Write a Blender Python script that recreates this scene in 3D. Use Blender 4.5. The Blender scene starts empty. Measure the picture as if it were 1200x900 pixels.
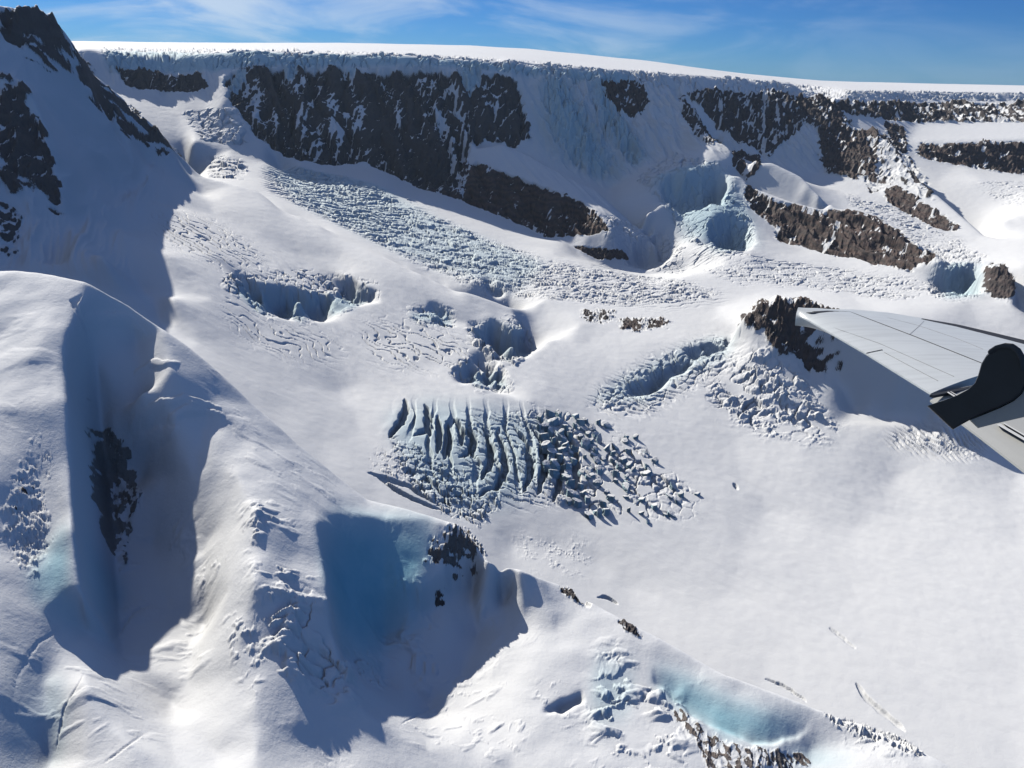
import bpy, math, os, time
import numpy as np
from mathutils import Matrix, Vector
T0 = time.time()
QQ = 1.4          # mesh density
rng = np.random.default_rng(7)

# ------------------------------------------------------------------ camera
FPX, HC = 925.0, 900.0
PIT, ROL = math.radians(-22.1), math.radians(2.0)
cf = np.array([0, math.cos(PIT), math.sin(PIT)])
_u = np.array([0, -math.sin(PIT), math.cos(PIT)]); _r = np.array([1.0, 0, 0])
cr = math.cos(ROL)*_r + math.sin(ROL)*_u
cu = -math.sin(ROL)*_r + math.cos(ROL)*_u
SUN_AZ, SUN_EL = -37.0, 33.0

def hv(x, y):
    d = cf + (x-600)/FPX*cr - (y-450)/FPX*cu
    return d/math.hypot(d[0], d[1])
def azel(x, y):
    d = hv(x, y); return math.atan2(d[0], d[1]), d[2]

# ------------------------------------------------------------------ survey of the landform
# lines of surveyed points: sight direction and horizontal distance (or height)
PTS = []                                          # az, lnR, z
def addR(x, y, R):
    a, t = azel(x, y); PTS.append((a, math.log(R), HC + t*R))
def addZ(x, y, z):
    a, t = azel(x, y); R = (z-HC)/t; PTS.append((a, math.log(R), z))
def line(pts, step=14, behind=None):
    for i in range(len(pts)-1):
        (x0, y0, r0), (x1, y1, r1) = pts[i], pts[i+1]
        n = max(1, int(math.hypot(x1-x0, y1-y0)/step))
        for k in range(n + (i == len(pts)-2)):
            t = k/n
            x, y, R = x0+(x1-x0)*t, y0+(y1-y0)*t, r0+(r1-r0)*t
            addR(x, y, R)
            if behind:
                a, tt = azel(x, y); R = math.exp(PTS[-1][1])
                for dR, dz in behind:
                    PTS.append((a, math.log(R+dR), HC+tt*(R+dR)-dz))
def scat(pts):
    for p in pts: addR(*p)

# --- ice plateau
line([(-300,52,9000),(60,50,9000),(92,48,8000),(250,50,8000),(400,50,7500),(550,53,7000),(620,57,7000),(680,63,7000),(750,70,7200),
      (800,77,7500),(870,86,8000),(950,94,9000),(1000,96,11000),(1200,100,12000),(1500,108,12000)], 40,
     behind=[(1500,70),(3500,300)])
line([(-300,62,4700),(60,62,4700),(100,56,4700),(130,62,4650),(190,64,4650),(250,62,4500),(300,58,4400),(340,61,4400),(400,63,4350),
      (450,63,4300),(500,66,4300),(560,70,4300),(600,70,4300),(640,76,4350),(700,80,4450),(750,84,4600),(800,87,4750),(870,93,5000),
      (930,97,5300),(960,103,5500),(1000,106,5800),(1080,107.5,6300),(1200,108,6800),(1350,108,7400),(1500,112,7600)], 22)
line([(130,83,4600),(190,84,4610),(250,82,4450),(300,76,4350),(400,77,4310),(480,75,4265),(560,78,4265),(600,80,4265),(640,90,4310),
      (700,98,4400),(750,100,4550),(800,102,4700),(870,105,4960),(930,108,5260),(1000,113,5760),(1080,116,6260),(1200,118,6750),
      (1350,118,7350),(1500,122,7550)], 22)
# --- headwall foot
line([(110,98,4520),(150,105,4480),(190,112,4450),(245,112,4350)], 22)
line([(262,118,4200),(285,140,4100),(300,160,4030),(330,182,3950),(350,190,3920),(390,195,3940),(420,192,3980),(450,200,3950),
      (490,220,3850),(530,229,3780)])
line([(262,95,4330),(300,115,4230),(350,130,4150),(400,135,4150),(450,135,4140),(500,140,4100),(560,140,4130),(610,140,4180)], 20)
scat([(210,135,4250),(200,125,4350),(240,155,4080),(225,165,3900),(270,175,3900),(310,190,3850)])
# --- brown buttress and the snow dome above it
line([(545,200,3900),(555,188,3920),(600,203,3830),(640,218,3730),(680,234,3630),(700,248,3520),(713,264,3430)])
line([(540,236,3740),(570,247,3680),(600,259,3610),(640,278,3500),(690,274,3420),(716,270,3400)])
line([(560,172,4000),(590,167,4000),(620,180,3970),(660,203,3880),(700,222,3820),(725,245,3700),(770,285,3480)], 14, behind=[(70,45)])
line([(680,300,3330),(715,316,3290),(760,322,3260),(800,318,3280)], 16)
scat([(740,290,3420),(790,298,3380)])
# --- middle recess
line([(625,170,4120),(640,188,4080),(680,205,4080),(715,221,4050),(750,197,4150),(790,180,4280)], 16)
scat([(660,135,4200),(680,150,4200),(740,150,4330),(640,128,4230)])
scat([(760,205,4050),(800,200,4000),(830,195,4080),(760,240,3650),(800,255,3680),(835,235,3800),(840,290,3330),(880,300,3250),(720,240,3850)])
# --- first spur
line([(795,112,4620),(815,135,4500),(830,158,4370),(860,178,4230),(880,190,4170),(905,188,4180),(940,205,4100),(972,236,3920)], 12, behind=[(60,30)])
line([(868,205,4060),(880,217,4000),(930,236,3900),(965,245,3860),(1000,243,3850),(1050,267,3700),(1100,298,3450)], 12, behind=[(90,30)])
line([(866,228,3960),(885,248,3860),(910,270,3750),(930,288,3650),(1000,303,3520),(1060,317,3400),(1098,306,3400)], 12)
line([(950,215,4520),(1000,229,4350),(1050,246,4200),(1100,275,3900),(1130,300,3600),(1150,320,3400)], 16)
line([(835,178,4500),(900,190,4600),(950,205,4650)], 16)
line([(870,150,4720),(920,150,4850),(950,160,4900)], 20)
# --- second spur
line([(962,110,5350),(978,126,5200),(1000,147,5050),(1030,150,5000),(1060,185,4750),(1080,210,4500),(1110,235,4300),(1157,276,3950)], 12, behind=[(90,50),(220,110)])
line([(965,200,4750),(1000,212,4620),(1035,230,4400),(1070,252,4200),(1120,273,3980),(1150,279,3900)], 14)
line([(1030,222,4520),(1040,216,4520),(1080,240,4280),(1125,268,4020)], 14)
# --- right side
line([(1062,165,5500),(1120,166,5500),(1200,163,5600),(1400,170,5700)], 20)
line([(1075,147,5800),(1130,146,5900),(1200,145,6000),(1400,150,6200)], 20)
line([(1072,183,5330),(1100,190,5330),(1150,198,5380),(1200,206,5400),(1400,215,5500)], 20)
scat([(1100,212,5000),(1150,212,5000),(1200,222,4900),(1170,260,4150),(1200,280,3850),(1200,310,3400),(1400,280,4000),(1400,350,3000)])
line([(1153,310,3330),(1165,306,3330),(1180,310,3320),(1193,338,3220)], 10, behind=[(80,35)])
line([(1150,343,3230),(1165,352,3190),(1188,358,3150)], 10)
# --- crest of the near snow dome in front of the broken icefall
line([(215,200,3050),(300,222,2950),(350,245,2800),(400,268,2620),(470,302,2450),(540,338,2350),(600,360,2350)], 20, behind=[(150,45)])
# --- glacier
for p in [(190,240,485),(150,272,478),(165,340,412),(186,376,384),(215,250,470),(235,228,458),(250,350,384),(255,220,440),(250,250,440),(330,260,362),(200,300,452),(250,300,415),(300,300,376),(350,300,334),(400,300,320),(203,350,416),
          (300,350,343),(350,350,308),(400,350,282),(232,400,362),(300,400,315),(450,330,290),(280,430,318),(350,450,262),(350,400,283),(400,400,252),(330,480,268),
          (500,360,240),(450,400,225),(550,380,200),(500,430,195),(560,430,180),(600,400,180),(400,460,216),(380,520,228),(440,560,190),
          (330,200,400),(350,212,385),(400,235,345),(450,240,330),(440,268,300),(500,262,288),(500,300,250),(560,290,240),(600,300,218),
          (560,328,222),(640,320,198),(650,300,204),(700,315,190),(700,340,180),(760,335,180),(800,340,180),(740,370,165),(680,380,168),
          (640,350,190),(850,335,176),(900,320,185),(1000,330,170),(1100,340,160),(1190,365,150),(1000,350,163),(950,340,166),(850,310,195),(800,325,188),
          (640,400,165),(690,400,150),(760,400,150),(720,430,130),(640,450,150),(700,470,112),(780,470,95),(820,400,150),(840,360,165),
          (800,540,58),(850,560,40),(860,520,55),(1000,700,0),(1150,700,5),(1190,560,15),(1190,640,8),(1050,560,20),(900,600,15),(1000,620,8),
          (850,700,10),(900,770,5),(1100,820,-5),(1190,800,-5),(1190,890,-10),(800,660,25),(750,640,38),(1300,600,20),(1300,800,0),(1400,950,0),
          (1500,600,40),(1300,420,110),(940,530,55),(1000,530,48),(1100,530,42),(850,610,28),(420,500,205),(450,480,200),(500,470,188),(560,470,172),
          (620,470,152),(480,530,178),(540,530,152),(600,530,126),(660,530,103),(720,530,83),(780,570,55),(560,600,112),(620,600,86),(680,600,64),
          (600,640,76),(650,640,58),(700,660,38),(740,690,25)]:
    addZ(*p)
# --- nunatak beyond the wing
line([(866,374,2300),(890,353,2330),(910,349,2330),(940,352,2320),(980,358,2290),(1030,378,2260),(1070,402,2232),(1098,440,2212),(1120,480,2200)], 12, behind=[(110,45)])
scat([(880,402,2230),(900,425,2170),(850,400,2300),(920,372,2290),(950,432,2228),(1000,480,2172),(1037,490,2158),(980,442,2218),(960,402,2268),(1060,488,2172),(1085,492,2180)])
for p in [(870,470,90),(900,484,80),(935,496,72),(970,498,69),(1000,499,66),(1030,499,65),(1060,499,64),(1090,500,62),(1150,503,58)]: addZ(*p)
# --- mountain at the left
line([(-300,-60,2300),(-120,-40,2400),(0,3,2500),(40,7,2560),(75,24,2620),(85,45,2650),(100,62,2700),(115,90,2750),(150,115,2860),(190,155,3000),(212,180,3080)], 12,
     behind=[(250,120),(700,160)])
scat([(-300,100,1900),(-300,250,1500),(-150,100,2050),(-150,250,1700)])
line([(0,85,2280),(30,100,2260),(55,150,2200),(66,190,2150),(80,243,2080)], 12)
line([(45,110,2370),(75,160,2320),(100,210,2260),(105,260,2120)], 14)
line([(0,240,2000),(40,260,1990),(80,265,2020)], 16)
scat([(0,310,1800),(60,310,1830),(120,300,1800),(90,110,2560),(130,160,2700),(170,190,2830),(130,220,2420),(165,215,2620)])
# --- foreground ridge
CREST = [(-250,318,770),(0,313,745),(60,317,722),(100,327,702),(150,352,698),(190,380,680),(235,415,660),(280,455,640),(350,520,602),(430,582,572),(500,600,556),
         (540,613,551),(570,650,526),(620,668,527),(655,682,536),(740,730,505),(850,790,482),(960,830,488),(1040,858,492),(1115,897,489),(1200,960,480)]
line(CREST, 12, behind=[(60,40),(160,90),(330,200)])
scat([(0,340,715),(50,345,690),(0,400,650),(50,400,632),(0,480,570),(50,480,562),(0,560,506),(45,560,516),(0,640,466),(50,640,468),(0,720,417),(50,720,423),
      (0,800,375),(50,800,384),(0,880,344),(60,890,346),(-250,400,680),(-250,560,510),(-250,720,400),(-250,890,320)])
line([(100,330,702),(95,350,680),(80,395,638),(76,420,612),(80,470,566),(83,540,522),(85,620,464),(95,700,423),(103,745,421)], 10)
line([(112,420,660),(116,480,636),(124,560,600),(131,640,530),(139,720,464),(141,770,420)], 14)
scat([(160,450,620),(160,400,680),(165,480,622),(200,480,600),(165,560,594),(195,560,572),(225,560,551),(180,640,528),(240,640,500),(200,720,460),(240,735,446),(200,825,383),(220,800,391),
      (100,800,372),(100,840,353),(150,870,333),(100,890,332),(200,880,334),(250,880,331),(300,820,352),(300,880,321),(350,840,344),(430,838,362),(400,880,334),(500,880,354),
      (600,880,373),(600,820,418),(540,790,447),(600,742,484),(590,700,524),(578,680,530),(612,724,497),(500,826,418),(500,790,440),(450,800,428),(700,880,386),(700,800,442),(650,740,485),(800,880,407),(800,810,458),
      (950,880,459),(0,1000,300),(300,1000,260),(600,1000,305),(900,1000,364),(1200,1000,455),(-250,1000,300),
      (200,430,630),(250,470,612),(240,500,591),(300,520,571),(280,560,527),(300,600,481),(350,600,498),(350,650,458),(300,680,420),(270,690,434),(280,760,388),(340,740,395)])
# --- ice bowl
line([(371,613,490),(377,650,463),(385,700,422),(389,740,406),(374,785,383)], 12)
line([(400,600,525),(450,604,543),(500,607,548),(530,616,543)], 12)
line([(399,655,491),(450,660,508),(500,655,517.5),(525,648,526)], 12)
line([(403,688,469.5),(450,690,489),(495,688,494),(520,672,511)], 12)
line([(407,716,448),(450,745,471),(480,735,477),(515,706,502),(555,690,527)], 12)
scat([(402,770,418),(560,740,492)])

P = np.array(PTS)
key = np.round(P[:, :2]*400).astype(int)
_, keep = np.unique(key, axis=0, return_index=True); P = P[np.sort(keep)]
print('survey points', len(P))
# ------------------------------------------------------------------ grid
AZ0, AZ1 = math.radians(-60), math.radians(50)
def axis_az():
    k = np.interp(np.linspace(0, 1, int(1500*QQ)), [0, .09, .93, 1], [AZ0, math.radians(-37), math.radians(37), AZ1]); return k
az = axis_az()
nr = int(1500*QQ)
# row distances follow the foot and lip of the headwall so the cliff gets rows enough
foot = np.interp(az, [azel(x, 150)[0] for x in (-200, 250, 350, 530, 640, 760, 1000, 1200)], [3000, 3900, 3700, 3500, 3200, 3200, 3300, 4000])
lip = np.interp(az, [azel(x, 90)[0] for x in (-200, 130, 250, 400, 600, 750, 870, 960, 1080, 1200, 1350)], [4750, 4700, 4560, 4400, 4350, 4650, 5050, 5550, 6350, 6850, 7450])
uu = np.linspace(0, 1, nr)
l0, l1 = math.log(150), math.log(16000)
LR = np.empty((nr, len(az)))
for j in range(len(az)):
    LR[:, j] = np.interp(uu, [0, .03, .25, .62, .92, .97, 1], [l0, math.log(320), math.log(900), math.log(foot[j]), math.log(lip[j]), math.log(9000), l1])
AZ = np.broadcast_to(az[None], LR.shape)
# base heights on a coarse survey grid, then cubic-smooth lookup
nca, ncl = 1000, 1600
ca = np.linspace(AZ0, AZ1, nca); cl = np.linspace(l0, l1, ncl)
def blur(F, sg):
    r = int(3*sg)+1; k = np.exp(-.5*(np.arange(-r, r+1)/sg)**2); k /= k.sum()
    G = np.pad(F, ((r, r), (0, 0)), 'edge'); G = sum(k[i]*G[i:i+F.shape[0]] for i in range(2*r+1))
    G = np.pad(G, ((0, 0), (r, r)), 'edge'); return sum(k[i]*G[:, i:i+F.shape[1]] for i in range(2*r+1))
def tin(P):
    from mathutils.geometry import delaunay_2d_cdt
    gx = (P[:, 0]-AZ0)/(AZ1-AZ0)*(nca-1); gy = (P[:, 1]-l0)/(l1-l0)*(ncl-1); gz = P[:, 2]
    ok = (gx > 0) & (gx < nca-1) & (gy > 0) & (gy < ncl-1); gx, gy, gz = gx[ok], gy[ok], gz[ok]
    rim = [(x, y) for x in np.linspace(-2, nca+1, 24) for y in (-2, ncl+1)]+[(x, y) for x in (-2, nca+1) for y in np.linspace(-2, ncl+1, 40)[1:-1]]
    rim = np.array(rim); d = np.hypot(rim[:, :1]-gx[None], (rim[:, 1:]-gy[None])); k = np.argsort(d, 1)[:, :4]
    w = 1/np.take_along_axis(d, k, 1)**2; rz = (gz[k]*w).sum(1)/w.sum(1)
    px, py, pz = np.r_[gx, rim[:, 0]], np.r_[gy, rim[:, 1]], np.r_[gz, rz]
    vs, _, fs, ov, _, _ = delaunay_2d_cdt([Vector((float(a), float(b))) for a, b in zip(px, py)], [], [], 0, 1e-4)
    vz = np.array([pz[o].mean() for o in ov]); V = np.array([(v.x, v.y) for v in vs])
    out = np.zeros((ncl, nca))
    for f in fs:
        A, B, C = V[f[0]], V[f[1]], V[f[2]]
        x0, x1 = max(0, math.ceil(min(A[0], B[0], C[0]))), min(nca-1, math.floor(max(A[0], B[0], C[0])))
        y0, y1 = max(0, math.ceil(min(A[1], B[1], C[1]))), min(ncl-1, math.floor(max(A[1], B[1], C[1])))
        if x1 < x0 or y1 < y0: continue
        gx_, gy_ = np.meshgrid(np.arange(x0, x1+1), np.arange(y0, y1+1))
        D = (B[1]-C[1])*(A[0]-C[0])+(C[0]-B[0])*(A[1]-C[1])
        if abs(D) < 1e-12: continue
        a = ((B[1]-C[1])*(gx_-C[0])+(C[0]-B[0])*(gy_-C[1]))/D; b = ((C[1]-A[1])*(gx_-C[0])+(A[0]-C[0])*(gy_-C[1]))/D
        m = (a >= -1e-9) & (b >= -1e-9) & (a+b <= 1+1e-9)
        val = a*vz[f[0]]+b*vz[f[1]]+(1-a-b)*vz[f[2]]
        out[y0:y1+1, x0:x1+1][m] = val[m]
    # distance to the nearest surveyed point, then smooth more where the survey is sparse
    dist = np.full((ncl, nca), 1e9); seed = np.zeros((ncl, nca), bool)
    seed[np.clip(np.round(py).astype(int), 0, ncl-1), np.clip(np.round(px).astype(int), 0, nca-1)] = True
    dist[seed] = 0
    for _ in range(90):
        for s_ in ((0, 1, 1), (0, -1, 1), (1, 0, 1), (-1, 0, 1), (1, 1, 1.41), (-1, -1, 1.41), (1, -1, 1.41), (-1, 1, 1.41)):
            sh = np.full_like(dist, 1e9); a_, b_, c_ = s_
            ys = slice(max(0, a_), ncl+min(0, a_)); yt = slice(max(0, -a_), ncl+min(0, -a_)); xs = slice(max(0, b_), nca+min(0, b_)); xt = slice(max(0, -b_), nca+min(0, -b_))
            sh[yt, xt] = dist[ys, xs]+c_; np.minimum(dist, sh, out=dist)
    sg = np.clip(blur(np.minimum(dist, 70), 3)*.42, 0, 25)
    lev = [0, 1.2, 2.5, 5, 9, 15, 25]; st = [out]+[blur(out, q) for q in lev[1:]]
    res = np.zeros_like(out)
    for i in range(len(lev)-1):
        t = np.clip((sg-lev[i])/(lev[i+1]-lev[i]), 0, 1); m = (sg >= lev[i]) & (sg <= lev[i+1])
        res = np.where(m, st[i]*(1-t)+st[i+1]*t, res)
    return blur(res, .9)
CZ = tin(P)
def lookup(a, l):
    x = np.clip((a-AZ0)/(AZ1-AZ0)*(nca-1), 0, nca-1.001); y = np.clip((l-l0)/(l1-l0)*(ncl-1), 0, ncl-1.001)
    i = x.astype(int); j = y.astype(int); fx = x-i; fy = y-j
    return (CZ[j, i]*(1-fx)+CZ[j, i+1]*fx)*(1-fy)+(CZ[j+1, i]*(1-fx)+CZ[j+1, i+1]*fx)*fy
LH = np.linspace(math.log(280), l1, 5000)
def hit(x, y):
    """where the sight line through a photo point meets the land: azimuth, ln distance"""
    a, t = azel(x, y)
    d = lookup(np.full(len(LH), a), LH) - (HC + t*np.exp(LH))
    k = int(np.argmax(d > 0))
    if d[k] <= 0: k = len(LH)-1
    if k == 0: return a, LH[0]
    f = d[k-1]/(d[k-1]-d[k]); return a, LH[k-1]+(LH[k]-LH[k-1])*f
def dens(pts, step=6, closed=False):
    out = []; n = len(pts)
    for i in range(n if closed else n-1):
        p, q = pts[i], pts[(i+1) % n]; m = max(1, int(math.hypot(p[0]-q[0], p[1]-q[1])/step))
        out += [(p[0]+(q[0]-p[0])*k/m, p[1]+(q[1]-p[1])*k/m) for k in range(m)]
    if not closed: out.append(pts[-1])
    return out
# ice bluffs: a steep step below the top line; the hollow in front rises again to the bottom line
def scarp(top, bot, fr=.12, step=5):
    n = max(2, int(max(sum(math.dist(l[i], l[i+1]) for i in range(len(l)-1)) for l in (top, bot))/step))
    def samp(l):
        c = np.r_[0, np.cumsum([math.dist(l[i], l[i+1]) for i in range(len(l)-1)])]; t = np.linspace(0, c[-1], n)
        return np.stack([np.interp(t, c, [p[0] for p in l]), np.interp(t, c, [p[1] for p in l])], 1)
    T_, B_ = samp(top), samp(bot); res = []
    js = 1. if top[0][1] < 600 else .45
    def wob(a_, k_): 
        m_ = max(2, n//k_+1); return np.stack([np.interp(np.arange(n), np.linspace(0, n-1, m_), rng.normal(0, a_, m_)) for _ in (0, 1)], 1)
    T_ += js*(rng.normal(0, [1.2, 1.8], T_.shape)+wob(3.2, 3)); B_ += js*(rng.normal(0, [1., 1.6], B_.shape)+wob(4.2, 3)*[1, .9])
    for k, (p, q) in enumerate(zip(T_, B_)):
        a0, h0 = hit(*p); a1, h1 = hit(*q); tq = azel(*q)[1]
        R0, R1 = math.exp(h0), math.exp(h1)
        res.append((a0, h0, HC+azel(*p)[1]*R0)); res.append((a1, h1-.002, HC+tq*R1))
        if k in (0, n-1): continue
        Rp = R0-(R0-R1)*fr; res.append((a1, math.log(Rp), HC+tq*Rp))
        res.append((a1, math.log(Rp*.55+R1*.45), HC+tq*(Rp*.55+R1*.45)-1))
    return res
SCARPS = [([(270,334),(300,332),(340,340),(392,346)], [(274,342),(300,366),(350,378),(392,373)], .10),
          ([(390,331),(415,329),(443,343)], [(392,346),(416,361),(441,350)], .12),
          ([(476,366),(500,361),(530,363)], [(480,371),(508,381),(531,384)], .15),
          ([(553,392),(575,377),(600,379),(613,384)], [(558,400),(590,426),(612,424),(622,413)], .10),
          ([(525,438),(550,423),(572,428),(588,440)], [(530,445),(560,454),(598,459)], .12),
          ([(562,336),(575,332),(592,343)], [(566,342),(580,347),(592,349)], .2),
          ([(632,834),(660,822),(684,812)], [(636,837),(662,838),(683,825)], .35),
          ([(758,783),(790,789),(820,804),(860,824),(900,838),(946,852)], [(762,800),(795,820),(830,846),(880,874),(915,872),(948,858)], .8),
          ([(800,412),(830,397),(858,396)], [(800,418),(832,420),(858,405)], .2),
          ([(735,452),(765,438),(800,424)], [(730,470),(765,458),(800,434)], .2),
          ([(770,215),(800,196),(840,193),(856,215)], [(775,235),(800,248),(840,250),(852,225)], .3),
          ([(828,262),(850,246),(875,255),(884,285)], [(835,285),(855,297),(875,296),(885,290)], .3),
          ([(1085,325),(1110,312),(1145,310)], [(1088,338),(1115,350),(1145,348)], .3),
          ([(735,285),(760,268),(785,275)], [(732,310),(760,316),(785,305)], .5),
          ]
EX = []
for sc_ in SCARPS: EX += scarp(*sc_)
P = np.vstack([P, np.array(EX)])
CZ = tin(P)
Z0 = lookup(AZ, LR)
R = np.exp(LR); X = R*np.sin(AZ); Y = R*np.cos(AZ)
SMOOTH = [[(315,228),(350,248),(400,270),(470,304),(540,340),(545,352),(460,330),(400,305),(340,285)]]
print('terrain', Z0.shape, round(time.time()-T0, 1))

# ------------------------------------------------------------------ noise
def hsh(i, j, k=0):
    h = (i.astype(np.int64)*374761393 + j.astype(np.int64)*668265263 + k*2147483647+k*97531) & 0xffffffff
    h = ((h ^ (h >> 13))*1274126177) & 0xffffffff
    h = ((h ^ (h >> 16))*2246822519) & 0xffffffff
    return ((h ^ (h >> 15)) & 0xffffff).astype(np.float32)/np.float32(16777216)
def perlin(x, y, k=0):
    i = np.floor(x); j = np.floor(y); fx = (x-i).astype(np.float32); fy = (y-j).astype(np.float32); i = i.astype(np.int64); j = j.astype(np.int64)
    u = fx*fx*fx*(fx*(fx*6-15)+10); v = fy*fy*fy*(fy*(fy*6-15)+10)
    def g(a, b):
        t = hsh(i+a, j+b, k)*np.float32(6.2831853); return np.cos(t)*(fx-a)+np.sin(t)*(fy-b)
    n0 = g(0, 0); n0 += u*(g(1, 0)-n0); n1 = g(0, 1); n1 += u*(g(1, 1)-n1)
    return (n0+v*(n1-n0))*1.45
def fbm(x, y, o=4, k=0, g=.5):
    s_ = 0; a = 1
    for q in range(o): s_ = s_+a*perlin(x*2**q, y*2**q, k+q); a *= g
    return s_
def ridged(x, y, o=4, k=0, g=.5):
    s_ = 0; a = 1; w_ = 1
    for q in range(o):
        n = (1-np.abs(perlin(x*2**q, y*2**q, k+q)))**2; s_ = s_+a*n*w_; w_ = np.clip(n*1.3, 0, 1); a *= g
    return s_
def voronoi(x, y, k=0, jit=.9):
    i = np.floor(x).astype(np.int64); j = np.floor(y).astype(np.int64)
    f1 = np.full(x.shape, 9., np.float32); f2 = f1.copy(); ci = np.zeros_like(i); cj = np.zeros_like(i); dx = np.zeros_like(f1); dy = dx.copy()
    for a in (-1, 0, 1):
        for b in (-1, 0, 1):
            ii, jj = i+a, j+b
            px = ii+.5+(hsh(ii, jj, k)-.5)*jit-x; py = jj+.5+(hsh(ii, jj, k+1)-.5)*jit-y
            d = np.hypot(px, py).astype(np.float32); m = d < f1
            f2 = np.where(m, f1, np.minimum(f2, d)); f1 = np.where(m, d, f1)
            ci = np.where(m, ii, ci); cj = np.where(m, jj, cj); dx = np.where(m, -px, dx); dy = np.where(m, -py, dy)
    return f1, f2, ci, cj, dx, dy
def ss(a, b, x):
    t = np.clip((x-a)/(b-a), 0, 1); return t*t*(3-2*t)

# ------------------------------------------------------------------ outlines surveyed on the land
def inpoly(poly, a, l):
    c = np.zeros(a.shape, bool); n = len(poly)
    for i in range(n):
        x0, y0 = poly[i]; x1, y1 = poly[(i+1) % n]
        if y0 == y1: continue
        m = ((y0 > l) != (y1 > l)) & (a < (x1-x0)*(l-y0)/(y1-y0)+x0); c ^= m
    return c
def gblur(F, sg):
    r = int(2.5*sg)+1; k = np.exp(-.5*(np.arange(-r, r+1)/sg)**2).astype(np.float32); k /= k.sum()
    G = np.pad(F, ((r, r), (0, 0)), 'edge'); G = sum(k[i]*G[i:i+F.shape[0]] for i in range(2*r+1))
    G = np.pad(G, ((0, 0), (r, r)), 'edge'); return sum(k[i]*G[:, i:i+F.shape[1]] for i in range(2*r+1))
class Region:
    """soft mask of a surveyed outline: window of the grid + weights"""
    def __init__(s, pix, soft=3., R=None, rag=0):
        d = dens(pix, 6, True)
        poly = [hit(*p) for p in d]
        if R: poly = [(a, min(max(l, math.log(R[0])), math.log(R[1]))) for a, l in poly]
        pa = [p[0] for p in poly]; pl = [p[1] for p in poly]; soft = max(.6, soft*QQ); pad = int(3*soft)+2
        j0, j1 = np.searchsorted(az, [min(pa), max(pa)]); j0 = max(0, j0-pad); j1 = min(len(az), j1+pad)
        rows = np.where(((LR[:, j0:j1] >= min(pl)) & (LR[:, j0:j1] <= max(pl))).any(1))[0]
        i0, i1 = (max(0, rows[0]-pad), min(nr, rows[-1]+pad)) if len(rows) else (0, 2)
        s.w = (slice(i0, i1), slice(j0, j1))
        s.m = gblur(inpoly(poly, AZ[s.w], LR[s.w]).astype(np.float32), soft)
        s.x, s.y, s.r, s.z = X[s.w], Y[s.w], R_[s.w], Z0[s.w]
        if rag:
            n = fbm(s.x/rag, (s.y*.7+s.z)/rag, 4, 77)
            s.m = np.clip(ss(.28, .72, s.m+.42*n*(s.m*(1-s.m)*4)**.5), 0, 1)
R_ = R
DZ = np.zeros_like(Z0); ROCK = np.zeros(Z0.shape, np.float32); TONE = ROCK.copy(); ICE = ROCK.copy(); COV = ROCK.copy()

for q in SMOOTH:
    g = Region(q, 8); Z0[g.w] += g.m*(gblur(Z0[g.w].astype(np.float32), 16*QQ)-Z0[g.w])
# broad wind-worked snow everywhere
DZ += .9*fbm(X/210, Y/210, 2, 1)*np.clip(R/1500, .35, 1.4)*(1-.8*ss(4000, 4600, R)) + .22*fbm(X/31, Y/31, 2, 5)*np.clip(R/900, .5, 2.)

DZ += np.where(R < 800, 2.4*fbm(X/65, Y/65, 3, 21, .45), 0)*np.clip((800-R)/60, 0, 1)
# --- rocks: outline, relief (m), wavelength (m), brown tone, snow cover, ragged-edge wavelength
PALE = ROCK.copy()
def rock(pix, amp, lam, tone, cov=.35, rag=None, soft=3., lean=.5, R=None, pale=0., ribs=0., ribl=1.3):
    g = Region(pix, soft, R, rag or lam*.6)
    u = g.x*.9+g.y*.25; v = g.z+.6*(g.y-g.x*.25); v = v/1.6 if g.r.mean() > 1500 else v
    wx = .35*lam*fbm(u/lam/1.7, v/lam/1.7, 2, 61); u = u+wx; v = v+wx*.5
    q = u+lean*v
    n = ridged(q/lam, v/lam*.38, 5, 11, .55)-1.0
    n2 = ridged((u-.7*v)/lam*1.9, (v+.5*u)/lam*.8, 4, 31, .55)-1.0
    big = fbm(q/lam/2.6, v/lam/3.5, 2, 41)
    n3 = ridged((u+.3*v)/lam*4.5, (v-.3*u)/lam*3, 3, 51, .6)-1.0
    rib = ridged(u/lam/ribl+.25*v/lam/ribl, v/lam*.16, 3, 91, .5)-.8 if ribs else 0
    dd = amp*(1.1*n+.75*n2+.3*n3+(.6 if ribs else 1.1)*big+ribs*(rib-.45)); dd = np.where(dd > 4, 4+(dd-4)*(.25 if ribs else 1), dd); DZ[g.w] += g.m*dd
    k = g.m > ROCK[g.w]
    TONE[g.w] = np.where(k, tone, TONE[g.w]); PALE[g.w] = np.where(k, pale, PALE[g.w]); COV[g.w] = np.where(k, cov, COV[g.w]); ROCK[g.w] = np.maximum(ROCK[g.w], g.m)
rock([(264,92),(276,80),(330,79),(400,80),(450,83),(480,79),(530,83),(560,87),(590,85),(606,97),(616,140),(624,165),(600,168),(560,167),(545,180),(540,234),(528,227),
      (490,220),(450,200),(430,192),(420,187),(395,193),(350,187),(330,180),(300,158),(285,138),(270,115)], 30, 105, .12, .54, soft=6, ribs=2.2)
rock([(440,165),(480,160),(540,165),(548,190),(540,234),(490,220),(455,200)], 6, 50, .8, .32)
rock([(546,196),(557,189),(600,205),(640,220),(680,236),(700,250),(712,263),(714,269),(690,275),(640,278),(600,259),(570,247),(542,236)], 14, 50, .95, .29, ribs=2., ribl=1.1)
rock([(669,287),(730,293),(738,303),(700,304)], 6, 40, .8, .2, soft=2)
rock([(704,96),(750,94),(762,120),(742,140),(716,124)], 8, 50, .7, .5)
rock([(796,112),(815,132),(830,156),(846,165),(834,170),(815,160),(800,140)], 10, 50, .5, .4)
rock([(858,178),(892,183),(890,200),(875,212),(858,195)], 9, 45, .75, .3, soft=2)
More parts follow.
